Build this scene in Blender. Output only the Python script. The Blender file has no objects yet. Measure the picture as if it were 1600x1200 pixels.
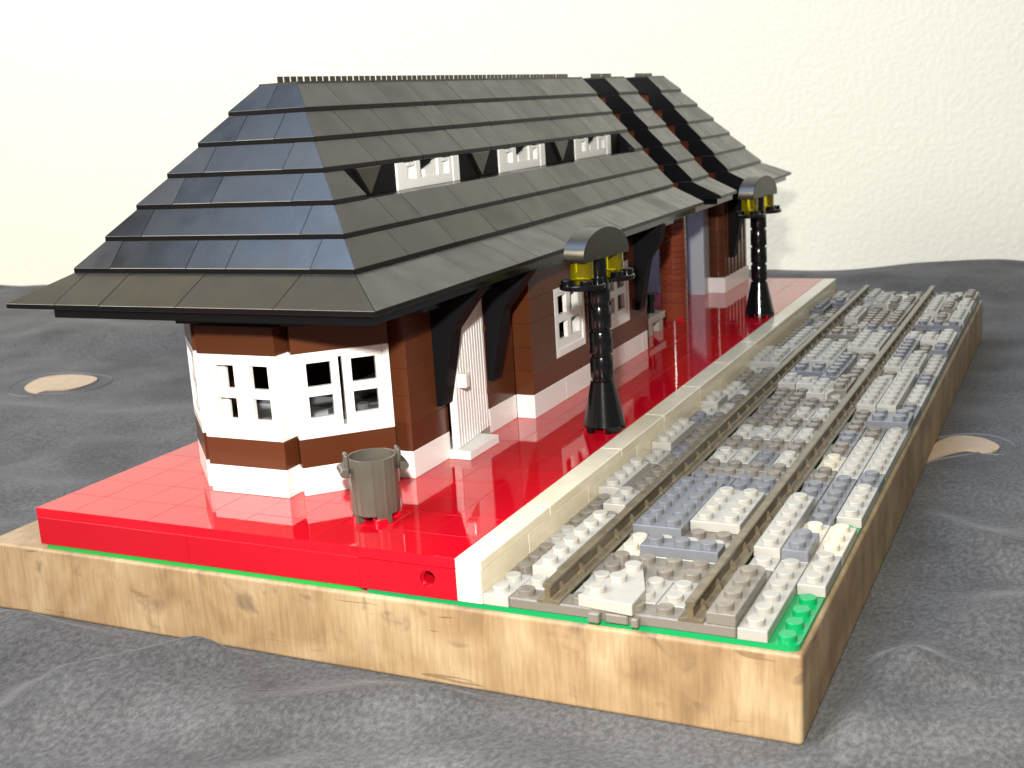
import bpy, bmesh, math, random
import numpy as np
from mathutils import Vector, Matrix
random.seed(7)

S = 0.008            # one stud in metres: every length below is written in studs
SC = bpy.context.scene
COL = SC.collection

# ------------------------------------------------------------------ camera
cam_d = bpy.data.cameras.new('camera')
cam = bpy.data.objects.new('camera', cam_d); COL.objects.link(cam)
cam.location = (39.549*S, -34.296*S, 16.839*S)
cam.rotation_euler = (1.34258, 0.060379, 0.443475)
cam_d.sensor_width = 36.0
cam_d.lens = 42.153
cam_d.clip_start = 0.01; cam_d.clip_end = 20
cam_d.dof.use_dof = True
cam_d.dof.focus_distance = 0.40
cam_d.dof.aperture_fstop = 36
SC.camera = cam

# ------------------------------------------------------------------ world
w = bpy.data.worlds.new('World'); SC.world = w; w.use_nodes = True
bg = w.node_tree.nodes['Background']
bg.inputs[0].default_value = (1.0, 0.93, 0.82, 1); bg.inputs[1].default_value = 0.16

# ------------------------------------------------------------------ camera flash, daylight window and an added fill
def area(name, loc, target, size, power, colr, size_y=None):
    d = bpy.data.lights.new(name, 'AREA'); d.energy = power; d.color = colr
    d.shape = 'RECTANGLE' if size_y else 'DISK'; d.size = size
    if size_y: d.size_y = size_y
    o = bpy.data.objects.new(name, d); COL.objects.link(o)
    o.location = loc
    o.rotation_euler = (Vector(target) - Vector(loc)).to_track_quat('-Z', 'Y').to_euler()
    return o
area('camera_flash', (37.2*S, -34.2*S, 24.2*S), (10*S, 30*S, 5*S), 0.018, 2.7, (1.0, 0.97, 0.92))
area('daylight_window', (-0.25, -0.20, 1.25), (0.06, 0.18, 0.05), 0.9, 13.5, (0.40, 0.60, 1.0), 0.8)
area('wall_fill', (-0.95, -1.05, 0.95), (-0.05, 0.81, 0.32), 1.2, 39.0, (1.0, 0.94, 0.84), 1.0)  # unseen fill light, added to brighten the back wall evenly

SC.view_settings.view_transform = 'Standard'
SC.view_settings.look = 'None'
SC.view_settings.exposure = 0.16
SC.view_settings.gamma = 1.0
SC.view_settings.use_curve_mapping = False

# ------------------------------------------------------------------ materials
MATS = {}
def mat(name, col, rough=0.3, spec=0.5, bump=0.0, bscale=20, var=0.0, dust=0.0, dustcol=(.5,.46,.38), trans=0.0, coat=0.0, rvar=0.0, mott=0.0, orough=0.0):
    m = bpy.data.materials.new(name); m.use_nodes = True
    nt = m.node_tree; N = nt.nodes; L = nt.links
    b = N['Principled BSDF']
    b.inputs['Roughness'].default_value = rough
    b.inputs['Specular IOR Level'].default_value = spec
    b.inputs['Transmission Weight'].default_value = trans
    b.inputs['Coat Weight'].default_value = coat
    tc = N.new('ShaderNodeTexCoord'); oi = N.new('ShaderNodeObjectInfo')
    off = N.new('ShaderNodeVectorMath'); off.operation = 'MULTIPLY_ADD'
    cmb = N.new('ShaderNodeCombineXYZ')
    for i in range(3): L.new(oi.outputs['Random'], cmb.inputs[i])
    off.inputs[1].default_value = (1/S, 1/S, 1/S)
    mul = N.new('ShaderNodeVectorMath'); mul.operation = 'SCALE'; mul.inputs['Scale'].default_value = 53.0
    L.new(cmb.outputs[0], mul.inputs[0])
    L.new(tc.outputs['Object'], off.inputs[0]); L.new(mul.outputs[0], off.inputs[2])
    colr = N.new('ShaderNodeRGB'); colr.outputs[0].default_value = (*col, 1)
    cur = colr.outputs[0]
    if var:
        hs = N.new('ShaderNodeHueSaturation')
        mr = N.new('ShaderNodeMapRange'); mr.inputs[3].default_value = 1-var; mr.inputs[4].default_value = 1+var
        L.new(oi.outputs['Random'], mr.inputs[0]); L.new(mr.outputs[0], hs.inputs['Value'])
        L.new(cur, hs.inputs['Color']); cur = hs.outputs[0]
    if mott:
        n3 = N.new('ShaderNodeTexNoise'); n3.inputs['Scale'].default_value = 1.3; n3.inputs['Detail'].default_value = 4
        L.new(off.outputs[0], n3.inputs['Vector'])
        hs2 = N.new('ShaderNodeHueSaturation'); mr2 = N.new('ShaderNodeMapRange')
        mr2.inputs[1].default_value = .3; mr2.inputs[2].default_value = .7
        mr2.inputs[3].default_value = 1-mott; mr2.inputs[4].default_value = 1+mott
        L.new(n3.outputs[0], mr2.inputs[0]); L.new(mr2.outputs[0], hs2.inputs['Value']); L.new(cur, hs2.inputs['Color']); cur = hs2.outputs[0]
    if dust:
        n2 = N.new('ShaderNodeTexNoise'); n2.inputs['Scale'].default_value = 2.2; n2.inputs['Detail'].default_value = 6
        L.new(off.outputs[0], n2.inputs['Vector'])
        mr3 = N.new('ShaderNodeMapRange'); mr3.inputs[1].default_value = .38; mr3.inputs[2].default_value = .75
        mr3.inputs[3].default_value = 0; mr3.inputs[4].default_value = dust
        L.new(n2.outputs[0], mr3.inputs[0])
        geo = N.new('ShaderNodeNewGeometry'); sx = N.new('ShaderNodeSeparateXYZ'); L.new(geo.outputs['Normal'], sx.inputs[0])
        mm = N.new('ShaderNodeMath'); mm.operation = 'MULTIPLY'; mm.use_clamp = True
        L.new(mr3.outputs[0], mm.inputs[0]); L.new(sx.outputs[2], mm.inputs[1])
        mx = N.new('ShaderNodeMix'); mx.data_type = 'RGBA'
        L.new(mm.outputs[0], mx.inputs[0]); L.new(cur, mx.inputs[6]); mx.inputs[7].default_value = (*dustcol, 1); cur = mx.outputs[2]
    L.new(cur, b.inputs['Base Color'])
    if rvar:
        n4 = N.new('ShaderNodeTexNoise'); n4.inputs['Scale'].default_value = 0.7; n4.inputs['Detail'].default_value = 1.5
        L.new(off.outputs[0], n4.inputs['Vector'])
        mr4 = N.new('ShaderNodeMapRange'); mr4.inputs[1].default_value = .35; mr4.inputs[2].default_value = .7
        mr4.inputs[3].default_value = max(.02, rough-rvar); mr4.inputs[4].default_value = rough+rvar
        L.new(n4.outputs[0], mr4.inputs[0])
        orr = N.new('ShaderNodeMath'); orr.operation = 'MULTIPLY_ADD'; orr.inputs[1].default_value = orough; L.new(oi.outputs['Random'], orr.inputs[0])
        L.new(mr4.outputs[0], orr.inputs[2]); L.new(orr.outputs[0], b.inputs['Roughness'])
    if bump:
        n1 = N.new('ShaderNodeTexNoise'); n1.inputs['Scale'].default_value = bscale; n1.inputs['Detail'].default_value = 3
        L.new(off.outputs[0], n1.inputs['Vector'])
        bp = N.new('ShaderNodeBump'); bp.inputs['Strength'].default_value = bump; bp.inputs['Distance'].default_value = 0.1*S
        L.new(n1.outputs[0], bp.inputs['Height']); L.new(bp.outputs[0], b.inputs['Normal'])
    MATS[name] = m
    return m
mat('roof_black', (.0105, .0088, .0066), .24, .8, bump=.04, bscale=14, var=.3, mott=.35, rvar=.05, orough=.13)
mat('gloss_black', (.0035, .0035, .004), .16, .5, bump=.03, bscale=3)
mat('matte_black', (.004, .004, .0045), .6, .12)
MATS['roof_black'].node_tree.nodes['Principled BSDF'].inputs['Specular Tint'].default_value = (1.0, .93, .78, 1)
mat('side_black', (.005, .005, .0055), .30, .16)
mat('brown', (.090, .027, .010), .24, .30, bump=.03, bscale=1.2, var=.10)
mat('column_red', (.20, .042, .018), .14, .5, bump=.03, bscale=2, var=.15)
mat('red', (.54, .003, .013), .035, .55, bump=.03, bscale=.8, var=.06, rvar=.03)
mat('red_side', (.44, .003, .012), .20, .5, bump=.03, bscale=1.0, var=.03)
mat('white', (.83, .82, .78), .22, .5, bump=.02, bscale=2)
mat('edge_tan', (.76, .67, .48), .16, .5, bump=.02, bscale=1.5, var=.05, mott=.05)
mat('light_grey', (.37, .35, .30), .28, .5, bump=.04, bscale=4, var=.12, dust=.35, dustcol=(.52, .47, .36))
mat('dark_grey', (.165, .145, .115), .26, .5, bump=.04, bscale=4, var=.10, dust=.45, dustcol=(.36, .30, .22))
mat('blue_grey', (.145, .148, .158), .24, .5, bump=.03, bscale=4, var=.06, dust=.12)
mat('cream', (.54, .48, .36), .28, .5, var=.06, dust=.2)
mat('green', (.004, .26, .075), .20, .5, bump=.02, bscale=2)
mat('bright_green', (.02, .33, .05), .22, .5)
mat('can_grey', (.088, .080, .062), .28, .5, bump=.05, bscale=5, mott=.1)
mat('panel_grey', (.42, .44, .46), .25, .5, bump=.02)
mat('yellow_lens', (.66, .56, .006), .06, .5, trans=.88)
mat('interior', (.10, .095, .09), .5)
mat('rail_grey', (.115, .09, .052), .28, .5, bump=.05, bscale=5, dust=.45, dustcol=(.28, .22, .135), mott=.2)

def wood_mat():
    m = bpy.data.materials.new('wood'); m.use_nodes = True
    nt = m.node_tree; N = nt.nodes; L = nt.links; b = N['Principled BSDF']
    b.inputs['Roughness'].default_value = .5
    tc = N.new('ShaderNodeTexCoord')
    def mapped(sc):
        mp = N.new('ShaderNodeMapping'); mp.inputs['Scale'].default_value = sc; L.new(tc.outputs['Object'], mp.inputs[0]); return mp.outputs[0]
    def noise(vec, scale, detail=5, dist=0):
        n = N.new('ShaderNodeTexNoise'); n.inputs['Scale'].default_value = scale; n.inputs['Detail'].default_value = detail; n.inputs['Distortion'].default_value = dist
        L.new(vec, n.inputs['Vector']); return n.outputs[0]
    def ramp(v, stops):
        r = N.new('ShaderNodeValToRGB'); e = r.color_ramp.elements
        e[0].position, e[0].color = stops[0][0], (*stops[0][1], 1); e[1].position, e[1].color = stops[-1][0], (*stops[-1][1], 1)
        for p, c in stops[1:-1]:
            x = e.new(p); x.color = (*c, 1)
        L.new(v, r.inputs[0]); return r.outputs[0]
    def mix(f, a, c, mode='MIX'):
        x = N.new('ShaderNodeMix'); x.data_type = 'RGBA'; x.blend_type = mode
        if isinstance(f, float): x.inputs[0].default_value = f
        else: L.new(f, x.inputs[0])
        L.new(a, x.inputs[6])
        if isinstance(c, tuple): x.inputs[7].default_value = (*c, 1)
        else: L.new(c, x.inputs[7])
        return x.outputs[2]
    end = noise(mapped((40, 60, 40)), 1.0, 6, .6)                 # broad blotches
    grain = noise(mapped((900, 12, 90)), 1.0, 4, .3)              # grain lines run along the board
    vert = noise(mapped((170, 170, 14)), 1.0, 3, .2)              # saw streaks on the end face
    base = ramp(end, [(.30, (.235, .143, .068)), (.5, (.350, .232, .118)), (.72, (.45, .33, .19))])
    g2 = ramp(grain, [(.35, (.70, .66, .60)), (.6, (1, 1, 1))])
    v2 = ramp(vert, [(.33, (.72, .66, .60)), (.55, (1, 1, 1))])
    c = mix(.55, base, g2, 'MULTIPLY'); c = mix(.45, c, v2, 'MULTIPLY')
    st = noise(mapped((75, 75, 110)), 1.0, 3, 1.0)
    spots = ramp(st, [(.60, (0, 0, 0)), (.70, (.35, .35, .35)), (.76, (.65, .65, .65))])
    c = mix(spots, c, (.10, .065, .042))
    scr = noise(mapped((25, 25, 330)), 1.0, 2, 1.5)
    lines = ramp(scr, [(.695, (0, 0, 0)), (.72, (.6, .6, .6))])
    c = mix(lines, c, (.13, .075, .035))
    L.new(c, b.inputs['Base Color'])
    bp = N.new('ShaderNodeBump'); bp.inputs['Strength'].default_value = .35; bp.inputs['Distance'].default_value = .0006
    L.new(vert, bp.inputs['Height']); L.new(bp.outputs[0], b.inputs['Normal'])
    MATS['wood'] = m
wood_mat()

def cloth_mat():
    m = bpy.data.materials.new('velvet'); m.use_nodes = True
    nt = m.node_tree; N = nt.nodes; L = nt.links; b = N['Principled BSDF']
    tc = N.new('ShaderNodeTexCoord')
    def noise(scale, detail, dist=0, vs=(1, 1, 1)):
        mp = N.new('ShaderNodeMapping'); mp.inputs['Scale'].default_value = vs; L.new(tc.outputs['Object'], mp.inputs[0])
        n = N.new('ShaderNodeTexNoise'); n.inputs['Scale'].default_value = scale; n.inputs['Detail'].default_value = detail; n.inputs['Distortion'].default_value = dist
        L.new(mp.outputs[0], n.inputs['Vector']); return n.outputs[0]
    big = noise(26, 5, .3); fine = noise(640, 6, .15, (1.1, .7, 1)); fib = noise(2600, 2)
    def mr(v, a, c, lo, hi):
        r = N.new('ShaderNodeMapRange'); r.inputs[1].default_value = a; r.inputs[2].default_value = c; r.inputs[3].default_value = lo; r.inputs[4].default_value = hi
        L.new(v, r.inputs[0]); return r.outputs[0]
    def mul(a, c):
        x = N.new('ShaderNodeMath'); x.operation = 'MULTIPLY'; L.new(a, x.inputs[0]); L.new(c, x.inputs[1]); return x.outputs[0]
    v = mul(mul(mr(big, .3, .7, .75, 1.25), mr(fine, .36, .72, .80, 1.45)), mr(fib, .3, .7, .75, 1.3))
    mx = N.new('ShaderNodeVectorMath'); mx.operation = 'SCALE'; mx.inputs[0].default_value = (.084, .081, .077); L.new(v, mx.inputs['Scale'])
    L.new(mx.outputs[0], b.inputs['Base Color'])
    b.inputs['Roughness'].default_value = .85; b.inputs['Specular IOR Level'].default_value = .15
    b.inputs['Sheen Weight'].default_value = .10; b.inputs['Sheen Roughness'].default_value = .35
    b.inputs['Sheen Tint'].default_value = (.90, .90, .92, 1)
    bp = N.new('ShaderNodeBump'); bp.inputs['Strength'].default_value = .5; bp.inputs['Distance'].default_value = .0008
    L.new(fine, bp.inputs['Height']); L.new(bp.outputs[0], b.inputs['Normal'])
    MATS['velvet'] = m
cloth_mat()

def wall_mat():
    m = bpy.data.materials.new('wall_paint'); m.use_nodes = True
    nt = m.node_tree; N = nt.nodes; L = nt.links; b = N['Principled BSDF']
    b.inputs['Base Color'].default_value = (.87, .835, .685, 1); b.inputs['Roughness'].default_value = .6
    tc = N.new('ShaderNodeTexCoord'); n = N.new('ShaderNodeTexNoise'); n.inputs['Scale'].default_value = 210; n.inputs['Detail'].default_value = 3
    L.new(tc.outputs['Object'], n.inputs['Vector'])
    r = N.new('ShaderNodeMapRange'); r.inputs[1].default_value = .40; r.inputs[2].default_value = .62; L.new(n.outputs[0], r.inputs[0])
    bp = N.new('ShaderNodeBump'); bp.inputs['Strength'].default_value = .24; bp.inputs['Distance'].default_value = .0008
    L.new(r.outputs[0], bp.inputs['Height']); L.new(bp.outputs[0], b.inputs['Normal'])
    MATS['wall_paint'] = m
wall_mat()
mat('applique', (.52, .38, .25), .8, .2, bump=.3, bscale=8, mott=.08)
mat('thread', (.16, .155, .16), .7, .2)

# ------------------------------------------------------------------ object helpers
WP = {}                                             # world position (studs) of every object, for parenting
def thing(name, label, cat, loc=(0, 0, 0), group=None):
    o = bpy.data.objects.new(name, None); COL.objects.link(o)
    o.empty_display_size = .01
    o.location = Vector(loc)*S; WP[o] = Vector(loc)
    o['label'] = label; o['category'] = cat
    if group: o['group'] = group
    return o
def tag(o, label, cat, group=None):
    o['label'] = label; o['category'] = cat
    if group: o['group'] = group
    return o
def put(name, me, loc=(0, 0, 0), parent=None, rot=(0, 0, 0)):
    o = bpy.data.objects.new(name, me); COL.objects.link(o)
    l = Vector(loc); WP[o] = l
    if parent: o.parent = parent; o.location = (l - WP[parent])*S
    else: o.location = l*S
    o.rotation_euler = rot
    return o
def finish(bm, name, material, smooth=False, bevel=0.0, seg=1):
    bmesh.ops.recalc_face_normals(bm, faces=bm.faces)
    if bevel:
        es = [e for e in bm.edges if len(e.link_faces) == 2 and e.calc_face_angle(0) > .6]
        bmesh.ops.bevel(bm, geom=es, offset=bevel, segments=seg, affect='EDGES', profile=.5, clamp_overlap=True)
    bmesh.ops.scale(bm, vec=(S, S, S), verts=bm.verts)
    me = bpy.data.meshes.new(name); bm.to_mesh(me); bm.free()
    me.materials.append(MATS[material])
    if smooth:
        for p in me.polygons: p.use_smooth = True
        me.set_sharp_from_angle(angle=math.radians(35))
    return me
def bbox(bm, x0, x1, y0, y1, z0, z1):
    v = [bm.verts.new(p) for p in ((x0,y0,z0),(x1,y0,z0),(x1,y1,z0),(x0,y1,z0),(x0,y0,z1),(x1,y0,z1),(x1,y1,z1),(x0,y1,z1))]
    for f in ((3,2,1,0),(4,5,6,7),(0,1,5,4),(1,2,6,5),(2,3,7,6),(3,0,4,7)): bm.faces.new([v[i] for i in f])
def bcyl(bm, cx, cy, z0, z1, r0, r1=None, n=20, a0=0.0, caps=(True, True)):
    r1 = r0 if r1 is None else r1
    lo = [bm.verts.new((cx+r0*math.cos(a0+2*math.pi*i/n), cy+r0*math.sin(a0+2*math.pi*i/n), z0)) for i in range(n)]
    hi = [bm.verts.new((cx+r1*math.cos(a0+2*math.pi*i/n), cy+r1*math.sin(a0+2*math.pi*i/n), z1)) for i in range(n)]
    for i in range(n): bm.faces.new((lo[i], lo[(i+1)%n], hi[(i+1)%n], hi[i]))
    if caps[0]: bm.faces.new(lo[::-1])
    if caps[1]: bm.faces.new(hi)
def lathe(bm, prof, n=24, cx=0, cy=0, a0=0.0):
    rings = []
    for r, z in prof:
        rings.append([bm.verts.new((cx+r*math.cos(a0+2*math.pi*i/n), cy+r*math.sin(a0+2*math.pi*i/n), z)) for i in range(n)])
    for a, b_ in zip(rings, rings[1:]):
        for i in range(n): bm.faces.new((a[i], a[(i+1)%n], b_[(i+1)%n], b_[i]))
    return rings
def stud(bm, x, y, z, n=14, h=.21):
    r = .3; c = .025
    rings = lathe(bm, [(r, z-.01), (r, z+h-c), (r-c, z+h)], n, x, y)
    bm.faces.new(rings[-1])
def prism(bm, poly, axis, a, b_):
    """poly: list of 2D points; extruded along axis ('x': points are (y,z); 'y': points are (x,z))"""
    def P(p, t): return (t, p[0], p[1]) if axis == 'x' else (p[0], t, p[1]) if axis == 'y' else (p[0], p[1], t)
    A = [bm.verts.new(P(p, a)) for p in poly]; B = [bm.verts.new(P(p, b_)) for p in poly]
    bm.faces.new(A[::-1]); bm.faces.new(B); n = len(poly)
    for i in range(n): bm.faces.new((A[i], A[(i+1)%n], B[(i+1)%n], B[i]))
CACHE = {}
def box_me(w, l, h, material, bevel=.035, name='brick'):
    k = ('box', round(w, 3), round(l, 3), round(h, 3), material, bevel)
    if k not in CACHE:
        bm = bmesh.new(); bbox(bm, 0, w, 0, l, 0, h); CACHE[k] = finish(bm, name, material, bevel=bevel)
    return CACHE[k]
def brick(x0, x1, y0, y1, z0, z1, material, parent, name='brick', gap=.004, bevel=.018):
    g = gap
    return put(name, box_me(x1-x0-2*g, y1-y0-2*g, z1-z0-g, material, bevel, name), (x0+g, y0+g, z0), parent)
def plate_me(w, l, material, h=.4, name='plate'):
    k = ('plate', w, l, material, h)
    if k not in CACHE:
        bm = bmesh.new(); g = .015
        bbox(bm, g, w-g, g, l-g, 0, h)
        es = list(bm.edges); bmesh.ops.bevel(bm, geom=es, offset=.025, segments=1, affect='EDGES', profile=.5)
        for i in range(int(w)):
            for j in range(int(l)): stud(bm, i+.5, j+.5, h)
        me = finish(bm, name, material, smooth=True); CACHE[k] = me
    return CACHE[k]

# ------------------------------------------------------------------ setting: wall and tablecloth
bm = bmesh.new(); bbox(bm, -190, 190, 0, 3, -60, 260)
WALL_SLOPE = .1437
wall = put('wall', finish(bm, 'wall', 'wall_paint'), (0, 96.65, 0), None, (0, 0, math.atan(WALL_SLOPE))); wall['kind'] = 'structure'

ZC = -3.33                                           # cloth level under the board
def cloth_height(X, Y):
    Z = np.zeros_like(X)
    def ridge(x0, y0, x1, y1, h, wd, asym=0.0):
        dx, dy = x1-x0, y1-y0; Ln = math.hypot(dx, dy); ux, uy = dx/Ln, dy/Ln
        t = ((X-x0)*ux+(Y-y0)*uy); s = (X-x0)*-uy+(Y-y0)*ux
        s = s + 0.5*np.sin(t*.28+x0) + asym*t
        en = np.clip(t/(.22*Ln), 0, 1)*np.clip((Ln-t)/(.3*Ln), 0, 1)
        return h*np.exp(-(s/wd)**2)*en
    F = [(-3, -9.5, 5, 1.2, .55, .75), (2, -13, 13, -1.5, .6, .75), (5.2, -7.5, 10.5, 2.0, .7, .65), (11, -7, 23, 2, .45, .7), (-4, -4, 2.2, .8, .5, .7),
         (16, -10, 27, -2.5, .35, .9), (22, -8, 33, -2.5, .3, .9), (9, -14, 20, -7, .4, .9), (32.2, -1, 35.2, 8.5, .45, .55), (32.3, 5.9, 43, 6.3, .30, .45), (32.2, 3.6, 40, 15.0, .28, .9), (31.5, 24, 42, 12.5, .35, .7),
         (31, -5, 44, 8, .30, 1.1), (33.5, 2, 46, 4.5, .25, .7), (33.5, 12, 50, 12.5, .30, .9), (33, 20, 55, 17, .28, 1.1), (33.5, 44, 58, 30, .35, 1.4),
         (34, 52, 62, 50, .55, 1.8), (35, 66, 70, 60, .6, 2.0), (33, 70, 70, 78, .6, 2.2), (36, 40, 60, 44, .3, 1.2),
         (-70, 44, -6, 60, .8, 2.0), (-90, 60, -5, 66, .9, 2.3), (-60, 52, -4, 56, .5, 1.6), (-100, 50, -30, 58, .7, 2.0), (-40, 26, -4, 30, .4, 1.4), (-60, 28, -10, 22, .4, 1.5),
         (-35, 12, -4, 14, .35, 1.1), (-30, 5, -4, 7, .35, 1.0), (-80, 76, 40, 82, .9, 2.6), (-20, 90, 70, 92, .8, 2.4)]
    for f in F: Z += ridge(*f[:4], f[4]*1.35, f[5]*2.2)
    Z += .12*np.sin(X*.45+.3*Y)*np.sin(Y*.37-.2*X) + .04*np.sin(X*.8-.5*Y+1)
    # cloth rises softly where it meets the wall
    Z += np.clip((Y-(96.65+.1437*X)+14)/14, 0, 1)**2*(.35+.15*np.sin(X*.10)+.10*np.sin(X*.25+1)) + .9*np.exp(-((X-30)/9)**2)*np.clip((Y-92)/8, 0, 1)
    # flat below the board and round the applique leaves
    dxb = np.maximum(np.maximum(-3.4-X, X-32.1), 0); dyb = np.maximum(np.maximum(-.1-Y, Y-65.2), 0)
    d = np.hypot(dxb, dyb); under = np.clip(d/1.3, 0, 1); under = under*under*(3-2*under)
    Z = Z*under + .02*(1-under)
    for cx, cy, r in ((33.5, 34, 3.2), (-37, 37, 6)):
        q = np.clip((np.hypot(X-cx, Y-cy)-r)/2.0, 0, 1); Z *= q*q*(3-2*q)
    return ZC+Z
def axis(a, pts, b_):
    out = [a]
    for step, end in pts:
        while out[-1] < end-1e-6: out.append(min(out[-1]+step, end))
    return np.array(out)
gx = axis(-150, [(2.0, -60), (.8, -24), (.28, 48), (1.2, 110)], 110)
gy = axis(-24, [(.28, 12), (.5, 60), (.7, 110)], 110)
X, Y = np.meshgrid(gx, gy); Z = cloth_height(X, Y)
nv = len(gx); idx = np.arange(X.size).reshape(X.shape)
quads = np.stack([idx[:-1,:-1], idx[:-1,1:], idx[1:,1:], idx[1:,:-1]], -1).reshape(-1, 4)
me = bpy.data.meshes.new('tablecloth')
me.from_pydata((np.stack([X, Y, Z], -1).reshape(-1, 3)*S).tolist(), [], quads.tolist())
for p in me.polygons: p.use_smooth = True
me.materials.append(MATS['velvet'])
cloth = put('tablecloth', me); cloth['kind'] = 'structure'
def leaf(pts, zoff):
    bm = bmesh.new()
    # closed Catmull-Rom outline
    P = [Vector((x, y)) for x, y in pts]; out = []
    n = len(P)
    for i in range(n):
        a, b_, c, d = P[i-1], P[i], P[(i+1)%n], P[(i+2)%n]
        for t in (0, .25, .5, .75):
            q = .5*((2*b_)+(c-a)*t+(2*a-5*b_+4*c-d)*t*t+(3*b_-a-3*c+d)*t**3); out.append(q)
    top = [bm.verts.new((q.x, q.y, ZC+zoff)) for q in out]; bot = [bm.verts.new((q.x, q.y, ZC-.02)) for q in out]
    bm.faces.new(top); m_ = len(out)
    for i in range(m_): bm.faces.new((bot[i], bot[(i+1)%m_], top[(i+1)%m_], top[i]))
    return finish(bm, 'applique_leaf', 'applique'), out
def stitched(outline, off, name):
    """a thin raised thread line round a leaf"""
    bm = bmesh.new(); c = sum(outline, Vector((0, 0)))/len(outline); n = len(outline); ring = []
    for i, q in enumerate(outline):
        d = (q-c); k = off*(1+.35*math.sin(i*.37)); e = q + d.normalized()*k
        z = float(cloth_height(np.array([e.x]), np.array([e.y]))[0])
        ring.append((e, z))
    for i in range(n):
        (a, za), (b_, zb) = ring[i], ring[(i+1)%n]
        dd = (b_-a); nn = Vector((-dd.y, dd.x)).normalized()*.07
        v = [bm.verts.new(p) for p in ((a.x-nn.x, a.y-nn.y, za-.02), (b_.x-nn.x, b_.y-nn.y, zb-.02), (b_.x, b_.y, zb+.07), (a.x, a.y, za+.07), (a.x+nn.x, a.y+nn.y, za-.02), (b_.x+nn.x, b_.y+nn.y, zb-.02))]
        bm.faces.new((v[0], v[1], v[2], v[3])); bm.faces.new((v[3], v[2], v[5], v[4]))
    return finish(bm, name, 'thread')
LR = [(31.83,30.67),(31.91,32.79),(32.12,34.79),(32.74,36.16),(33.56,36.62),(34.62,36.19),(35.46,34.81),(34.99,33.55),(33.82,33.77),(32.92,32.78),(32.23,31.5)]
LL = [(-38.77,34.41),(-40.32,37.37),(-39.42,38.99),(-37.25,39.39),(-34.91,38.62),(-33.9,36.71),(-34.15,34.87),(-35.81,34.1),(-36.2,33.14)]
for pts, off in ((LR, .75), (LL, 1.2)):
    me, outl = leaf(pts, .10); put('applique_leaf', me, parent=cloth)
    put('thread_outline', stitched(outl, off, 'thread_outline'), parent=cloth)

# ------------------------------------------------------------------ wooden board
bm = bmesh.new(); bbox(bm, -3.25, 32.08, -.08, 65.1, -3.32, -.2)
bmesh.ops.bevel(bm, geom=list(bm.edges), offset=.15, segments=4, affect='EDGES', profile=.5)
board = put('wooden_board', finish(bm, 'wooden_board', 'wood'))
tag(board, 'thick worn wooden board lying on the grey cloth under the toy station', 'board')

# ------------------------------------------------------------------ green baseplates
def baseplate(x0, x1, y0, y1, material, studs, label):
    bm = bmesh.new(); r = .35; g = .06; poly = []
    for cx, cy, a in ((x1-g-r, y0+g+r, -90), (x1-g-r, y1-g-r, 0), (x0+g+r, y1-g-r, 90), (x0+g+r, y0+g+r, 180)):
        for k in range(5):
            t = math.radians(a+22.5*k); poly.append((cx+r*math.cos(t), cy+r*math.sin(t)))
    prism(bm, poly, 'z', -.2, 0)
    for sx in studs:
        for j in range(int(y1-y0)): stud(bm, sx, y0+j+.5, 0, 12)
    return tag(put('baseplate', finish(bm, 'baseplate', material, smooth=True)), label, 'baseplate', 'green baseplates on the board')
sx = [21.5+i for i in range(11)]
baseplate(0, 16, 0, 64, 'bright_green', [], 'bright green baseplate edge under the plain red platform front')
baseplate(16, 32, 0, 32, 'green', sx, 'dark green studded baseplate under the track end with a bare row of studs')
baseplate(16, 32, 32, 64, 'green', sx, 'dark green baseplate under the far half of the track')

# ------------------------------------------------------------------ platform
plat = thing('station_platform', 'glossy red tiled platform with a cream edge beside the track', 'platform', (10, 32, 0))
brick(.3, 19.9, .98, 63.7, .0, 1.19, 'red_side', plat, 'platform_core', gap=0, bevel=0)
def bare(i, j): return (i, j) in ((7, 1), (9, 8), (9, 23))
tile_me = box_me(1.985, 1.985, .4, 'red', .004, 'tile')
for i in range(10):
    for j in range(32):
        x, y = 2*i, 2*j
        if 4 <= x < 12 and 8 <= y < 34: continue                 # under the building
        if bare(i, j): continue
        put('tile', tile_me, (x+.0075, y+.0075, 1.2), plat, (random.uniform(-.002, .002), random.uniform(-.002, .002), 0))
for a, b_ in ((0, 8), (8, 16)): brick(a, b_, 0, .98, 0, 1.2, 'red_side', plat, 'side_brick')
for j in range(8): brick(0, .98, j*8 if j else .98, j*8+8, 0, 1.2, 'red_side', plat, 'side_brick')
# the brick with a pin hole next to the cream edge
bm = bmesh.new(); n = 32; cx, cz, r = 2.85, .70, .31; W, H = 3.98, 1.18
def rim(t):
    dx, dz = math.cos(t), math.sin(t); s = min(((W-cx)/dx if dx > 1e-9 else (-cx/dx if dx < -1e-9 else 1e9)), ((H-cz)/dz if dz > 1e-9 else (-cz/dz if dz < -1e-9 else 1e9)))
    return (cx+dx*s, cz+dz*s)
angs = sorted([2*math.pi*i/n for i in range(n)] + [math.atan2(z-cz, x-cx) % (2*math.pi) for x, z in ((0, 0), (W, 0), (W, H), (0, H))])
inn = [bm.verts.new((cx+r*math.cos(t), 0, cz+r*math.sin(t))) for t in angs]; out = [bm.verts.new((rim(t)[0], 0, rim(t)[1])) for t in angs]
dep = [bm.verts.new((cx+r*math.cos(t), .12, cz+r*math.sin(t))) for t in angs]; dep2 = [bm.verts.new((cx+.24*math.cos(t), .12, cz+.24*math.sin(t))) for t in angs]
dep3 = [bm.verts.new((cx+.24*math.cos(t), .9, cz+.24*math.sin(t))) for t in angs]; bk = [bm.verts.new((rim(t)[0], .96, rim(t)[1])) for t in angs]
m_ = len(angs)
for i in range(m_):
    j = (i+1) % m_
    for A, B in ((out, inn), (inn, dep), (dep, dep2), (dep2, dep3), (bk, out)): bm.faces.new((A[i], A[j], B[j], B[i]))
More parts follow.
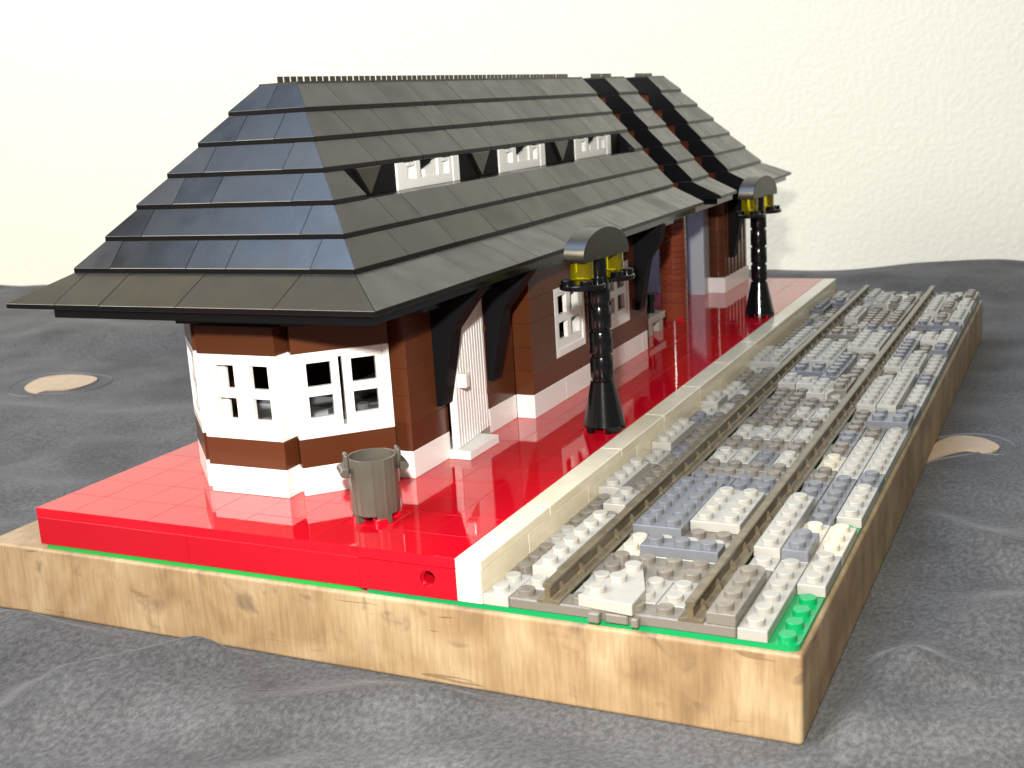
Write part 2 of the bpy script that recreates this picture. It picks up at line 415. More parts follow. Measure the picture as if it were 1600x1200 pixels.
bm.faces.new(dep3); bm.faces.new(bk[::-1])
o = put('side_brick', finish(bm, 'pin_hole_brick', 'red_side'), (16.01, 0, 0), plat); o['label'] = 'red side brick with a round pin hole'
# cream edge: bricks and tiles
y = 0
for ln in (4, 6, 6, 4, 6, 4, 6, 6, 4, 6, 6, 6): brick(20, 21, y, y+ln, 0, 1.2, 'edge_tan', plat, 'edge_brick'); y += ln
y = 0
for ln in (6, 8, 6, 6, 6, 6, 6, 6, 6, 6, 2): brick(19.99, 21.02, y, y+ln, 1.2, 1.6, 'edge_tan', plat, 'edge_tile', bevel=.035); y += ln
# studded red plates where lamps, bin and column stand
for x, y in ((14, 2), (18, 16), (18, 46)): put('stud_plate', plate_me(2, 2, 'red', h=.39), (x, y, 1.2), plat)
put('stud_plate', plate_me(2, 2, 'red', h=.39), (12.4, 44.3, 1.215), plat)

# ------------------------------------------------------------------ station building
ST = thing('station_building', 'toy brick railway station with brown walls and a black stepped hipped roof', 'building', (8, 33, 1.6))
def run_y(x0, x1, y0, y1, z0, z1, material, step=4, shift=0, name='brick'):
    y = y0; first = True
    while y < y1-1e-6:
        e = min(y+(step-shift if first and shift else step), y1); first = False
        if y1-e < 1.0 and e < y1: e = y1
        brick(x0, x1, y, e, z0, z1, material, ST, name); y = e
def run_x(x0, x1, y0, y1, z0, z1, material, step=4, name='brick'):
    x = x0
    while x < x1-1e-6:
        e = min(x+step, x1); brick(x, e, y0, y1, z0, z1, material, ST, name); x = e
ROW = [1.6+1.2*i for i in range(7)]
for r in range(6):
    z0, z1 = ROW[r], ROW[r+1]; m_ = 'white' if r == 0 else 'brown'; sh = (r % 2)*2
    run_y(13, 14, 7.75, 11, z0, z1, m_, 3.3, 0)                         # corner pillar and wall before the door
    run_y(13, 14, 15, 18, z0, z1, m_, 3)
    for a, b_ in (((18, 35),) if r in (0, 1, 5) else ((18, 21), (25, 28), (32, 35))): run_y(14, 15, a, b_, z0, z1, m_, 4, sh)
    run_x(3, 14, 34, 35, z0, z1, m_, 5.5)
    run_y(2.8, 3.8, 7.75, 63, z0, z1, m_, 8, sh*2)                          # far long side
    run_x(3, 11.4, 56.2, 57.2, z0, z1, 'panel_grey' if r else 'panel_grey', 2.1, 'grey_panel')
    run_x(3, 13, 62.4, 63.4, z0, z1, m_, 5)
    run_x(3.8, 4.6, 7.75, 8.75, z0, z1, m_, 4)
# rear block: round corner, ribbed side, white base
brick(12.5, 14, 56.2, 63.4, 1.6, 2.8, 'white', ST)
bm = bmesh.new(); bcyl(bm, 0, 0, 0, 1.19, .66, n=28)
corner_me = finish(bm, 'round_brick', 'brown', smooth=True, bevel=.02)
for r in range(1, 6): put('round_brick', corner_me, (13.25, 56.95, ROW[r]), ST)
k = 0
while 57.3+k*.5 < 63.2:
    brick(13.2, 14.0-(k % 2)*.14, 57.3+k*.5, 57.8+k*.5, 2.8, 8.8, 'brown', ST, 'ribbed_panel', gap=.01); k += 1
brick(11.4, 12.65, 55.2, 56.9, 1.6, 6.9, 'panel_grey', ST, 'grey_panel'); brick(11.4, 12.65, 55.2, 56.9, 6.9, 8.8, 'panel_grey', ST, 'grey_panel')
# beam over the open porch, wall-top plates, soffit
for a, b_ in ((35, 42), (42, 49), (49, 56)): brick(13, 14.6, a, b_, 8.8, 9.6, 'brown', ST, 'beam')
# facets of the bay
def facet_piece(org, ang, u0, u1, z0, z1, t0, t1, material, name, parent, bevel=.018, g=.004):
    d = Vector((math.cos(ang), math.sin(ang), 0)); nrm = Vector((-math.sin(ang), math.cos(ang), 0))   # nrm points inwards
    me = box_me(u1-u0-2*g, t1-t0, z1-z0-g, material, bevel, name)
    p = Vector(org)+d*(u0+g)+nrm*t0
    return put(name, me, (p.x, p.y, z0), parent, (0, 0, ang))
def window(org, ang, width, z0, z1, parent, panes, slot=None, label=None, glass=True):
    """frame flush in the wall, two sashes; panes: list of (u0,u1) columns, two rows each"""
    d = Vector((math.cos(ang), math.sin(ang), 0)); nrm = Vector((-math.sin(ang), math.cos(ang), 0))
    bm = bmesh.new(); H = z1-z0; b = .30
    bbox(bm, .01, b, 0, .98, 0, H-.01); bbox(bm, width-b, width-.01, 0, .98, 0, H-.01)
    bbox(bm, b, width-b, 0, .98, 0, .40); bbox(bm, b, width-b, 0, .98, H-.30, H-.01)
    f = put('window', finish(bm, 'window_frame', 'white', bevel=.02), (org[0], org[1], z0), parent, (0, 0, ang))
    if label: f['label'] = label
    zr = ((.40, .85), (1.80-.05, 2.15), (3.14, H-.30))
    mid = width/2
    for side, (pu0, pu1) in enumerate(panes):
        lo, hi = (b+.01, (slot[0] if slot else mid-.005)) if side == 0 else ((slot[1] if slot else mid+.005), width-b-.01)
        bm = bmesh.new(); y0, y1 = .07, .30
        bbox(bm, lo, pu0, y0, y1, zr[0][0], zr[2][1]); bbox(bm, pu1, hi, y0, y1, zr[0][0], zr[2][1])
        for za, zb in zr: bbox(bm, pu0, pu1, y0, y1, za, zb)
        s = put('sash', finish(bm, 'sash', 'white'), (org[0], org[1], z0), f, (0, 0, 0))
        s.location = (0, 0, 0)
def child_fix(o): pass
for org, ang, W, panes, slot, lab in (((6.15, 4.0, 0), 0.0, 4.0, ((.80, 1.78), (2.60, 3.50)), None, 'white window in the middle face of the bay'),
                                    ((10.65, 4.4, 0), math.radians(45), 4.05, ((.57, 1.57), (2.43, 3.46)), (1.90, 2.06), 'white window in the angled face of the bay next to the door, sashes ajar'),
                                    ((2.80, 7.25, 0), math.radians(-45), 4.0, ((.60, 1.60), (2.40, 3.40)), None, None)):
    for r in (0, 1, 5): facet_piece(org, ang, 0, W, ROW[r], ROW[r+1], 0, 1, 'white' if r == 0 else 'brown', 'brick', ST)
    window(org, ang, W, 4.0, 7.6, ST, panes, slot, lab)
# side windows (frame seen from the platform side: facing +x)
for y0, lab in ((21, 'white side window of the station behind the first lamp'), (28, 'white side window of the station between the two brackets')):
    window((15.0, y0, 0), math.radians(90), 4.0, 4.0, 7.6, ST, ((.62, 1.75), (2.25, 3.38)), None, lab)
facet_piece((6.15, 4.0, 0), 0.0, 0.66, 1.06, 4.4, 7.3, .45, .62, 'white', 'inner_casement', ST)
# inside: floor and a counter seen through the bay
brick(3.8, 12.98, 8.2, 34, 1.6, 1.68, 'interior', ST, 'inner_floor', gap=0, bevel=0)
brick(5, 11.5, 8.8, 10.6, 1.68, 4.2, 'panel_grey', ST, 'counter'); put('counter_plate', plate_me(4, 1, 'blue_grey'), (10.2, 7.2, 4.0), ST, (0, 0, .6))
brick(10.6, 12.6, 7.2, 9.2, 1.68, 4.0, 'interior', ST, 'cupboard')
# wall plates under the roof
for seg in ((7.6, 40.5), (45.2, 49.2), (54.3, 63.4)):
    brick(12.9, 15.1 if seg[0] < 10 else 14.1, seg[0], seg[1], 8.8, 9.52, 'gloss_black', ST, 'wall_plate'); brick(2.75, 3.85, seg[0], seg[1], 8.8, 9.52, 'gloss_black', ST, 'wall_plate')
def soffit(poly, z0, z1, name='soffit'):
    bm = bmesh.new(); prism(bm, poly, 'z', z0, z1); return put(name, finish(bm, name, 'gloss_black'), (0, 0, 0), ST)
soffit([(1.3, 1.35), (16.65, 1.35), (16.65, 40.3), (.4, 40.3), (.4, 2.6), (1.3, 2.6)], 9.5, 9.9)
soffit([(5.0, 4.3), (11.2, 4.3), (14.0, 7.2), (14, 7.7), (2.2, 7.7), (2.2, 7.2)], 8.78, 9.52, 'wall_plate')
soffit([(.4, 45.3), (16.65, 45.3), (16.65, 49.1), (.4, 49.1)], 9.5, 9.9)
soffit([(.4, 54.4), (16.65, 54.4), (16.65, 65.6), (.4, 65.6)], 9.5, 9.9)
# brackets
def bracket(y, xw):
    k = xw-14
    if k < .5: poly = [(xw-.02, 4.2), (xw+.28, 4.2), (xw+1.0, 7.55), (xw+2.55, 9.5), (xw-.02, 9.5)]
    else: poly = [(xw-.02, 4.4), (xw+.25, 4.4), (xw+.85, 7.4), (xw+1.6, 8.5), (xw+1.75, 9.5), (xw-.02, 9.5)]
    bm = bmesh.new(); prism(bm, [(p[0]-xw, p[1]-4) for p in poly], 'y', 0, .96)
    put('bracket', finish(bm, 'bracket', 'matte_black', bevel=.03), (xw, y+.02, 4), ST)
for y, xw in ((10, 14), (15, 14), (26, 15), (33, 15), (57.6, 14)): bracket(y, xw)
# door: frame, threshold, leaf with grooves, handle, hinges
brick(13.1, 14, 11, 15, 8.42, 8.8, 'gloss_black', ST, 'door_lintel')
brick(14, 15.1, 10.75, 13.65, 1.6, 2.0, 'white', ST, 'doorstep'); brick(13, 14, 11, 15, 1.6, 2.0, 'light_grey', ST, 'doorstep')
bm = bmesh.new(); Wd = 3.92; nb = 12
bbox(bm, 0, Wd, .10, .34, 0, 6.42)
for i in range(nb): bbox(bm, i*Wd/nb+.045, (i+1)*Wd/nb-.045, 0, .11, .02, 6.40)
da = math.atan2(14.92-11.0, 14.02-14.46)
door = put('door', finish(bm, 'door', 'white', bevel=.012), (14.46, 11.0, 2.0), ST, (0, 0, da))
door['label'] = 'white grooved door standing slightly ajar'
bm = bmesh.new(); bbox(bm, .25, .72, -.42, .02, 2.75, 3.4); o = put('door_handle', finish(bm, 'door_handle', 'white', bevel=.06, seg=2), (0, 0, 0), door); o.location = (0, 0, 0)
for hz in (1.6, 4.6):
    bm = bmesh.new(); bbox(bm, Wd-.12, Wd+.12, -.10, .38, hz, hz+.28); o = put('hinge', finish(bm, 'hinge', 'brown', bevel=.02), (0, 0, 0), door); o.location = (0, 0, 0)
# brick column of the porch
bm = bmesh.new(); bcyl(bm, 0, 0, .02, 1.19, .95, n=32); col_me = finish(bm, 'column_brick', 'column_red', smooth=True, bevel=.02)
bm = bmesh.new(); bcyl(bm, 0, 0, .004, .397, .95, n=32); colp_me = finish(bm, 'column_plate', 'column_red', smooth=True, bevel=.03)
COLM = put('column', col_me, (13.4, 45.3, 1.60), ST)
for i in range(1, 18): put('column_plate', colp_me, (13.4, 45.3, 2.8+.4*(i-1)), COLM)

# ------------------------------------------------------------------ roof
roof_root = put('roof', box_me(1.9, 30, .1, 'gloss_black', 0, 'roof_core'), (7.05, 10, 18.18), ST)
def profile(k):
    b = 9.9+1.2*k
    if k == 0: return [(9, b), (9, b+.2), (7, b+1.2), (6, b+1.2), (6, b)]
    h = 8-k; return [(h, b), (h, b+.2), (h-1, b+1.2), (h-2, b+1.2), (h-2, b)]
def slope(k, side, s0, s1, m0=False, m1=False, g=.008, name='roof_tile'):
    bm = bmesh.new(); pr = profile(k)
    def pt(h, z, s, mitre, end):
        if side in ('right', 'left'):
            y = ((10-h) if end == 0 else (57+h)) if mitre else s
            y += g if end == 0 else -g
            return ((8+h) if side == 'right' else (8-h), y, z)
        x = ((8-h) if end == 0 else (8+h)) if mitre else s
        x += g if end == 0 else -g
        return (x, (10-h) if side == 'front' else (57+h), z)
    A = [bm.verts.new(pt(h, z, s0, m0, 0)) for h, z in pr]; B = [bm.verts.new(pt(h, z, s1, m1, 1)) for h, z in pr]
    n = len(pr); bm.faces.new(A); bm.faces.new(B[::-1])
    for i in range(n): bm.faces.new((A[i], B[i], B[(i+1)%n], A[(i+1)%n]))
    c = sum((v.co for v in bm.verts), Vector())/len(bm.verts)
    for v in bm.verts: v.co -= c
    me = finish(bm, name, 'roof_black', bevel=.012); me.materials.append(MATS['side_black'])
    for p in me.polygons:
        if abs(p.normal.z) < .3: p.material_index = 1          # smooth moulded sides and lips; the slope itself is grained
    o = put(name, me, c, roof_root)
    o.rotation_euler = (random.uniform(-.003, .003), random.uniform(-.003, .003), 0)
    return o
def pieces(a, b_, sizes=(2, 3, 4, 4, 4), align=1.0):
    out = []; y = a
    while y < b_-1e-6:
        s = random.choice(sizes); e = y+s
        if b_-e < 1.0: e = b_
        out.append((y, e)); y = e
    return out
A_END, B0, B1, C0 = 41.0, 45.0, 49.0, 54.0
DORM = (7.4, 39.4)
for k in range(7):
    ho = 9 if k == 0 else 8-k
    y0 = 10-ho; first = y0+random.choice((2, 3))
    if k in (0, 1): first = y0+3
    if k == 3:
        slope(k, 'right', 0, DORM[0], True); slope(k, 'right', DORM[1], A_END)
    else:
        slope(k, 'right', 0, first+1, True)
        for a, b_ in pieces(first+1, A_END): slope(k, 'right', a, b_)
    slope(k, 'right', B0, B1)
    y1 = 57+ho
    for a, b_ in pieces(C0, y1-4, (3, 4)): slope(k, 'right', a, b_)
    slope(k, 'right', y1-4, 0, False, True)
    # far long side: longer pieces
    slope(k, 'left', 0, 21, True); slope(k, 'left', 21, A_END); slope(k, 'left', B0, B1); slope(k, 'left', C0, 0, False, True)
    # front and rear hips
    for side in ('front', 'rear'):
        if ho <= 2: slope(k, side, 0, 8, True, False); slope(k, side, 8, 0, False, True); continue
        inner = 6 if k == 0 else ho-1
        L0, L1 = 8-ho+2, 8+ho-2
        cuts = {0: [1.7, 4.1, 8, 12.6], 1: [3, 7, 9, 13], 2: [4, 12], 3: [5, 7, 11], 4: [6, 10], 5: [7, 9]}[k]
        slope(k, side, 0, cuts[0], True, False)
        for a, b_ in zip(cuts, cuts[1:]): slope(k, side, a, b_)
        slope(k, side, cuts[-1], 0, False, True)
# brown stepped fill inside the gable ends beside the open strips
def gable_fill(y0, y1, name='gable_fill'):
    bm = bmesh.new(); pts = []
    for k in range(7):
        h = (6.0 if k == 0 else max(.2, 8-k-2.12)); b = 9.9+1.2*k
        bbox(bm, 8-h, 8+h, y0, y1, b, b+1.195)
    put(name, finish(bm, name, 'brown'), (0, 0, 0), roof_root)
gable_fill(A_END-1.2, A_END-.25); gable_fill(B0+.5, B0+1.4); gable_fill(B1-1.2, B1-.3); gable_fill(C0+.5, C0+1.4)
# ridge tiles with ribs
bm = bmesh.new(); bbox(bm, -1, 1, .02, 1.98, 0, .10)
for i in range(4): bbox(bm, -.03, .03, .05+i*.49, .39+i*.49, .09, .36)
ridge_me = finish(bm, 'ridge_tile', 'roof_black')
for a, n in ((9, 16), (B0, 2), (C0, 2)):
    for i in range(n): put('ridge_tile', ridge_me, (8, a+2*i, 18.28), roof_root)
# dormer band
brick(11.0, 11.75, DORM[0]+.1, DORM[1]-.1, 13.5, 14.7, 'matte_black', roof_root, 'dormer_wall', gap=0)
for yw in (11.5, 21.7, 31.9):
    bm = bmesh.new(); W = 5.8; x0, x1 = 11.72, 12.06
    D = put('dormer_window', None or finish(bm, 'tmp', 'white'), (0, 0, 0), roof_root) if False else None
    bm.free()
    bm = bmesh.new()
    bbox(bm, x0, x1, 0, .62, 0, 1.19); bbox(bm, x0, x1, W-.62, W, 0, 1.19)
    bbox(bm, x0, x1-.05, .62, W-.62, 0, .42)
    bbox(bm, x0, x1-.05, .68, .98, .42, 1.16); bbox(bm, x0, x1-.05, 1.72, 2.15, .42, 1.19); bbox(bm, x0, x1-.05, .98, 1.72, 1.0, 1.16)
    bbox(bm, x0, x1-.05, W-2.0, W-1.55, .42, 1.19); bbox(bm, x0, x1-.05, W-.95, W-.64, .42, 1.16); bbox(bm, x0, x1-.05, W-1.55, W-.95, 1.0, 1.16)
    f = put('dormer_window', finish(bm, 'dormer_window', 'white', bevel=.02), (0, yw, 13.5), roof_root)
    bm = bmesh.new(); bbox(bm, 11.70, 11.76, .9, 1.8, .40, 1.05); bbox(bm, 11.70, 11.76, W-1.6, W-.9, .40, 1.05)
    prism(bm, [(2.65, .42), (W-1.98, .42), (W-1.98, 1.19), (3.5, 1.0), (2.65, .75)], 'x', 11.70, 11.92)
    # open shutter, its slanted top shaped to the edge of the eave's shadow
    put('shutter', finish(bm, 'shutter', 'white', bevel=.015), (0, yw, 13.5), roof_root)
bm = bmesh.new(); prism(bm, [(-1, 1.2), (1, 1.2), (0, .05)], 'x', 0, .40); tri_me = finish(bm, 'dormer_wedge', 'roof_black', bevel=.02)
for yc in (9.1, 19.5, 29.7): put('dormer_wedge', tri_me, (11.75, yc, 13.5), roof_root)
for a, b_ in ((DORM[0], 11.45), (17.35, 21.65), (27.55, 31.85), (37.75, DORM[1])): brick(11.7, 12.0, a, b_, 13.5, 14.7, 'matte_black', roof_root, 'dormer_wall')

# ------------------------------------------------------------------ lamp posts
def lamp(x, y, label):
    T = thing('street_lamp', label, 'lamp', (x, y, 1.59), 'toy lamp posts along the platform edge')
    z = 1.6; bm = bmesh.new(); n = 48
    prof = [(1.0, .30), (.97, .42), (.56, 2.38), (.52, 2.40)]
    lathe(bm, prof, n); 
    # four feet with notches between them
    for q in range(4):
        idx = range(q*12+3, q*12+10)
        for i in idx:
            a0, a1 = 2*math.pi*i/n, 2*math.pi*(i+1)/n
            v = [bm.verts.new((r*math.cos(a), r*math.sin(a), zz)) for zz in (0, .31) for r, a in ((.72, a0), (1.0, a0), (1.0, a1), (.72, a1))]
            for f in ((0,1,2,3),(7,6,5,4),(0,4,5,1),(1,5,6,2),(2,6,7,3),(3,7,4,0)): bm.faces.new([v[k] for k in f])
    top = lathe(bm, [(.0001, .30), (1.0, .30)], n); top2 = lathe(bm, [(.52, 2.40), (.0001, 2.40)], n)
    bmesh.ops.remove_doubles(bm, verts=bm.verts, dist=.0005)
    put('cone_base', finish(bm, 'cone_base', 'gloss_black', smooth=True), (x, y, z), T)
    bm = bmesh.new(); rings = lathe(bm, [(.46, 0), (.46, .10), (.53, .12), (.545, .15), (.545, 1.12), (.53, 1.15), (.46, 1.16), (.46, 1.2)], 28)
    bm.faces.new(rings[0][::-1]); bm.faces.new(rings[-1]); seg = finish(bm, 'pole_brick', 'gloss_black', smooth=True)
    for i in range(4): put('pole_brick', seg, (x, y, z+2.4+1.2*i), T)
    bm = bmesh.new(); bcyl(bm, 0, 0, 0, 1.2, .42, n=24); put('pole_brick', finish(bm, 'pole_top', 'gloss_black', smooth=True), (x, y, z+7.2), T)
    ha = -math.atan(.38/2.84)
    for s in (-1, 1):
        bm = bmesh.new(); rings = lathe(bm, [(1.0, 0), (1.05, .03), (1.05, .2), (1.0, .24)], 36); bm.faces.new(rings[0][::-1]); bm.faces.new(rings[-1])
        for dx, dy in ((-.5, -.5), (.5, -.5), (.5, .5), (-.5, .5)): stud(bm, dx, dy, .24)
        tr = put('lamp_tray', finish(bm, 'lamp_tray', 'gloss_black', smooth=True), (x+.19*s, y+1.42*s, z+6.98), T, (0, 0, ha))
        bm = bmesh.new(); rings = lathe(bm, [(.34, 0), (.34, .22), (.53, .24), (.53, 1.04), (.50, 1.07), (.0001, 1.07)], 28)
        bm.faces.new(rings[0][::-1])
        put('lamp_glass', finish(bm, 'lamp_glass', 'yellow_lens', smooth=True), (x+.19*s, y+1.42*s, z+7.20), T)
    arc = [(2.15*math.cos(t), .02+1.24*math.sin(t)) for t in [math.pi*i/24 for i in range(25)]]
    inner = [(-2.15, -.14), (2.15, -.14)]
    bm = bmesh.new(); prism(bm, inner+arc, 'x', -.55, .55)
    put('lamp_hood', finish(bm, 'lamp_hood', 'roof_black', smooth=True, bevel=.03), (x, y, z+8.36), T, (0, 0, ha))
lamp(19.05, 17.0, 'black toy lamp post with yellow lights standing before the side windows')
lamp(19.0, 47.0, 'black toy lamp post with yellow lights near the far end of the platform')

# ------------------------------------------------------------------ bin
T = thing('trash_can', 'small grey toy bin with handles standing on the red platform', 'bin', (15, 3, 1.59))
bm = bmesh.new(); n = 60; prof_o = [(.90, .30), (.92, .34), (.95, 2.42), (.95, 2.53)]
def rr(i, r):                                         # staves: shallow facets with a proud edge each
    t = (i % 5)/5.0
    return r*(1.0 + (.025 if i % 5 == 0 else -.004))
rings = []
for r, z in prof_o: rings.append([bm.verts.new((rr(i, r)*math.cos(2*math.pi*i/n), rr(i, r)*math.sin(2*math.pi*i/n), z)) for i in range(n)])
for r, z in ((.87, 2.53), (.84, 2.2), (.80, .5)): rings.append([bm.verts.new((r*math.cos(2*math.pi*i/n), r*math.sin(2*math.pi*i/n), z)) for i in range(n)])
for a, b_ in zip(rings, rings[1:]):
    for i in range(n): bm.faces.new((a[i], a[(i+1)%n], b_[(i+1)%n], b_[i]))
bm.faces.new(rings[-1]); bm.faces.new(rings[0][::-1])
body = put('body', finish(bm, 'bin_body', 'can_grey'), (15, 3, 1.6), T)
for q in range(4):
    a = math.radians(45+90*q+8); bm = bmesh.new(); m_ = 6
    for i in range(m_):
        a0, a1 = a-.33+.66*i/m_, a-.33+.66*(i+1)/m_
        v = [bm.verts.new((r*math.cos(t), r*math.sin(t), zz)) for zz in (0, .32) for r, t in ((.62, a0), (.92, a0), (.92, a1), (.62, a1))]
        for f in ((0,1,2,3),(7,6,5,4),(0,4,5,1),(1,5,6,2),(2,6,7,3),(3,7,4,0)): bm.faces.new([v[k] for k in f])
    bmesh.ops.remove_doubles(bm, verts=bm.verts, dist=.001)
    put('foot', finish(bm, 'bin_foot', 'can_grey'), (15, 3, 1.6), T)
for ang in (222, 42):
    bm = bmesh.new()
    bbox(bm, .92, 1.10, -.28, .28, 2.0, 2.74)                                   # lug on the rim
    bmesh.ops.bevel(bm, geom=list(bm.edges), offset=.07, segments=2, affect='EDGES', profile=.5)
    prism(bm, [(.98, 1.86), (1.24, 1.90), (1.33, 2.0), (1.33, 2.12), (1.24, 2.22), (.98, 2.26)], 'y', -.50, .50)
    o = put('handle', finish(bm, 'bin_handle', 'can_grey', smooth=True, bevel=.03), (15, 3, 1.6), T, (0, 0, math.radians(ang)))

# ------------------------------------------------------------------ seat in the porch
T = thing('bench', 'little pale grey toy bench with black pieces beside the red brick column', 'bench', (13.0, 39.8, 1.59))
brick(12.4, 13.85, 38.5, 39.3, 1.6, 2.4, 'light_grey', T, 'bench_leg', gap=0); brick(12.4, 13.85, 40.6, 41.4, 1.6, 2.4, 'light_grey', T, 'bench_leg', gap=0)
brick(12.2, 13.95, 38.4, 41.6, 2.4, 2.85, 'light_grey', T, 'bench_seat', gap=0)
for yy, h in ((38.9, 1.5), (40.6, 1.3)):
    bm = bmesh.new(); bcyl(bm, 0, 0, 0, h-.45, .28, .22, n=16); bcyl(bm, 0, 0, h-.5, h, .38, .36, n=16)
    put('black_peg', finish(bm, 'black_peg', 'gloss_black', smooth=True), (13.3, yy, 2.84), T)

# ------------------------------------------------------------------ track
def track(y0, label):
    T = thing('train_track', label, 'track', (26, y0+8, 0), 'straight toy track pieces laid end to end')
    spans = [(0, 1), (3, 5), (7, 9), (11, 13), (15, 16)]
    for a, b_ in spans:
        kk = ('sleeper', b_-a)
        if kk not in CACHE:
            bm = bmesh.new()
            bbox(bm, .02, 7.98, .02, b_-a-.02, 0, .4); bmesh.ops.bevel(bm, geom=list(bm.edges), offset=.05, segments=1, affect='EDGES', profile=.5)
            for j in range(b_-a):
                for i in (0, 2, 3, 4, 5, 7): stud(bm, i+.5, j+.5, .4)
            CACHE[kk] = finish(bm, 'sleeper', 'dark_grey', smooth=True)
        put('sleeper', CACHE[kk], (22, y0+a, 0), T)
    if 'rail' not in CACHE:
        bm = bmesh.new()
        pr = [(-.42, .36), (.42, .36), (.42, .46), (.16, .52), (.10, .56), (.10, .90), (.17, .95), (.17, 1.06), (.13, 1.09), (-.13, 1.09), (-.17, 1.06), (-.17, .95), (-.10, .90), (-.10, .56), (-.16, .52), (-.42, .46)]
        prism(bm, pr, 'y', .01, 15.99)
        for t in range(9):                                           # chairs that clip the rail
            yc = .9+t*1.775
            prism(bm, [(.09, .45), (.34, .45), (.30, .58), (.09, .86)], 'y', yc-.10, yc+.10); prism(bm, [(-.09, .45), (-.34, .45), (-.30, .58), (-.09, .86)], 'y', yc-.10, yc+.10)
        CACHE['rail'] = finish(bm, 'rail', 'rail_grey', bevel=.012)
    for x in (23.5, 28.5): put('rail', CACHE['rail'], (x, y0, 0), T)
    bm = bmesh.new()
    bbox(bm, 25.05, 25.45, -.30, .1, .02, .36); bbox(bm, 25.6, 26.4, -.12, .1, .02, .34); bbox(bm, 26.55, 26.8, -.26, .1, .02, .34)
    put('coupling', finish(bm, 'coupling', 'dark_grey', bevel=.04), (0, y0, 0), T)
for i, lab in enumerate(('toy track piece at the bare green studs, its end open', 'toy track piece beside the first lamp post', 'toy track piece between the two lamp posts', 'toy track piece at the far end of the board')): track(16*i, lab)

# ------------------------------------------------------------------ ballast plates
BAL = thing('track_ballast', 'loose grey and white studded plates packed round the toy rails', 'ballast plates', (26, 32, 0))
OCC = {}
def plate(x, y, w_, l, lev, m_):
    for i in range(int(w_)):
        for j in range(int(l)): OCC[(int(x)+i, int(y)+j, lev)] = m_
    tx = 0 if lev == 0 else random.uniform(-.006, .006)
    put('plate', plate_me(w_, l, m_), (x, y, .4*lev+(.004 if lev else .002)), BAL, (tx, 0, 0))
def free(x, y, w_, l, lev):
    return all((int(x)+i, int(y)+j, lev) not in OCC for i in range(int(w_)) for j in range(int(l)))
LG, DG, BG, WH, CR = 'light_grey', 'dark_grey', 'blue_grey', 'light_grey', 'cream'
for t in range(17):                                     # cells taken by sleepers
    for y in (range(4*t-1, 4*t+1)):
        if 0 <= y < 64:
            for x in range(22, 30): OCC[(x, y, 0)] = 's'
for y in range(64):
    for x in (23, 28):
        for lv in (0, 1): OCC[(x, y, lv)] = 'r'
OCC[(31, 10, 0)] = 'bare'
for y in range(4): OCC[(31, y, 0)] = 'bare'
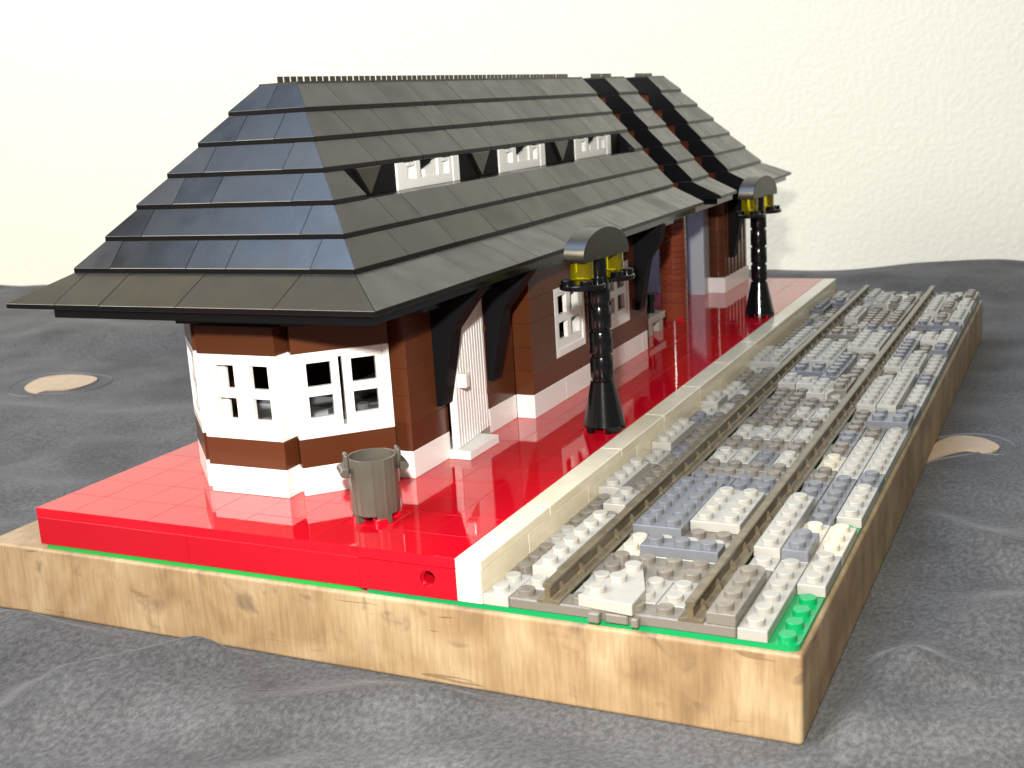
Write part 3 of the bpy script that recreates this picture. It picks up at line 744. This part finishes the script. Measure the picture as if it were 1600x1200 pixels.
near = [
 (21,0,1,2,0,LG),(21,2,1,3,0,DG),(21,5,1,2,0,LG),(21,7,1,4,0,DG),(21,11,1,4,0,LG),(21,15,1,1,0,DG),(21,16,1,2,0,LG),(21,18,1,4,0,BG),(21,22,1,3,0,BG),(21,25,1,4,0,LG),
 (21,11,1,4,1,LG),(21,18,1,4,1,LG),(22,2,1,6,1,LG),(22,9,1,2,1,LG),(21,26,1,2,1,LG),(21,36,2,4,1,LG),
 (22,1,1,2,0,LG),(22,5,1,2,0,LG),(22,9,1,2,0,DG),(22,13,1,2,0,DG),(22,17,1,2,0,BG),(22,21,1,2,0,DG),
 (24,1,2,2,0,LG),(26,1,1,2,0,LG),(27,1,1,2,0,LG),(24,5,1,2,0,CR),(25,5,3,2,0,LG),(25,5,3,1,1,BG),(24,9,2,2,0,DG),(26,9,2,2,0,LG),
 (24,7,2,6,1,BG),(26,8,2,4,1,LG),(24,13,2,2,0,BG),(26,13,2,2,0,BG),(24,17,1,2,0,LG),(25,17,1,2,0,LG),(26,17,1,2,0,BG),(27,17,1,2,0,LG),
 (24,21,2,2,0,LG),(26,21,1,2,0,LG),(27,21,1,2,0,LG),(24,25,1,2,0,DG),(25,25,1,2,0,DG),(26,25,1,2,0,LG),(27,25,1,2,0,LG),
 (25,29,1,2,0,DG),(24,29,1,2,0,DG),(26,29,2,2,0,LG),(25,31,1,1,1,LG),(26,29,1,3,1,LG),
 (24,37,2,6,1,LG),(26,41,2,5,1,LG),(24,45,2,2,1,DG),(26,47,2,1,1,BG),(24,51,1,4,1,LG),(25,57,1,4,1,LG),(26,48,1,6,1,DG),(27,49,1,5,1,DG),(24,59,1,4,1,LG),
 (29,0,1,4,1,DG),(30,0,1,6,0,LG),(31,4,1,3,0,LG),(31,7,1,3,0,CR),(30,6,1,2,0,LG),(30,6,1,2,1,BG),(30,8,1,2,0,CR),(29,6,1,6,1,LG),(30,10,1,6,0,BG),(30,16,1,6,0,LG),(30,22,1,2,0,DG),
 (31,11,1,4,0,LG),(31,15,1,2,0,BG),(31,17,1,8,0,LG),(29,1,1,2,0,DG),(29,5,1,2,0,LG),(29,9,1,2,0,LG),(29,13,1,2,0,BG),(29,17,1,2,0,CR),(29,21,1,2,0,BG),
 (30,24,1,2,0,BG),(31,25,1,4,0,BG),(30,26,1,8,0,LG),(30,24,2,2,1,BG),(29,27,1,6,1,LG),(30,27,1,8,1,LG),(31,29,1,4,0,LG),(31,33,1,3,0,BG),(31,36,1,5,0,LG),(30,36,1,4,1,LG),(29,36,1,2,1,LG),
 (30,40,1,2,0,DG),(31,41,1,2,1,BG),(30,44,1,2,1,LG),(31,43,1,4,1,LG),(29,44,1,2,1,LG),(29,49,3,1,1,BG),(29,50,1,2,1,LG),(30,51,1,2,1,DG),(31,51,1,4,1,LG),(29,54,1,6,1,LG),(30,55,1,3,1,DG),(31,56,1,3,1,LG),(31,60,1,3,1,DG),
]
for e in near: plate(*e)
def wedge(x, y, pts, z, m_, studs):
    bm = bmesh.new(); prism(bm, pts, 'z', 0, .4); bmesh.ops.bevel(bm, geom=list(bm.edges), offset=.02, segments=1, affect='EDGES', profile=.5)
    for a, b_ in studs: stud(bm, a, b_, .4)
    put('wedge_plate', finish(bm, 'wedge_plate', m_, smooth=True), (x, y, z), BAL)
wedge(24.6, .05, [(0, .0), (2.0, -.25), (2.0, 1.1), (1.1, 3.4), (.85, 3.4)], .404, WH, [(.5, .5), (.85, 1.6), (1.0, 2.7)])
wedge(27, 29.0, [(0, 0), (.15, 0), (1.0, 3.6), (0, 3.6)], .404, WH, [])
wedge(25, 57.0, [(1, 0), (1.15, 0), (2.4, 3.9), (1, 3.9)], .404, CR, [])
wedge(30, 58.0, [(0, 0), (.2, 0), (1.0, 3.5), (0, 3.5)], .404, LG, [(.4, 2.5)])
# fill what is left on the lower layer, then scatter some on top
rnd = random.Random(11)
for y in range(64):
    for x in (21, 22, 24, 25, 26, 27, 29, 30, 31):
        if (x, y, 0) in OCC: continue
        opts = [(1, 2), (2, 2), (1, 4), (1, 3), (2, 4), (1, 1)]; rnd.shuffle(opts)
        for w_, l in opts + [(1, 1)]:
            if y+l <= 64 and free(x, y, w_, l, 0) and all((x+i) in (21,22,24,25,26,27,29,30,31) for i in range(w_)):
                plate(x, y, w_, l, 0, rnd.choice((LG, LG, DG, DG, DG, BG, LG))); break
for _ in range(70):
    x = rnd.choice((21, 22, 24, 25, 26, 27, 29, 30, 31)); y = rnd.randrange(27, 62)
    w_, l = rnd.choice(((1, 2), (1, 3), (2, 2), (1, 4), (1, 6), (2, 3)))
    if y+l <= 64 and free(x, y, w_, l, 1) and all((x+i) in (21,22,24,25,26,27,29,30,31) for i in range(w_)) and rnd.random() < .55:
        plate(x, y, w_, l, 1, rnd.choice((LG, LG, DG, BG)))
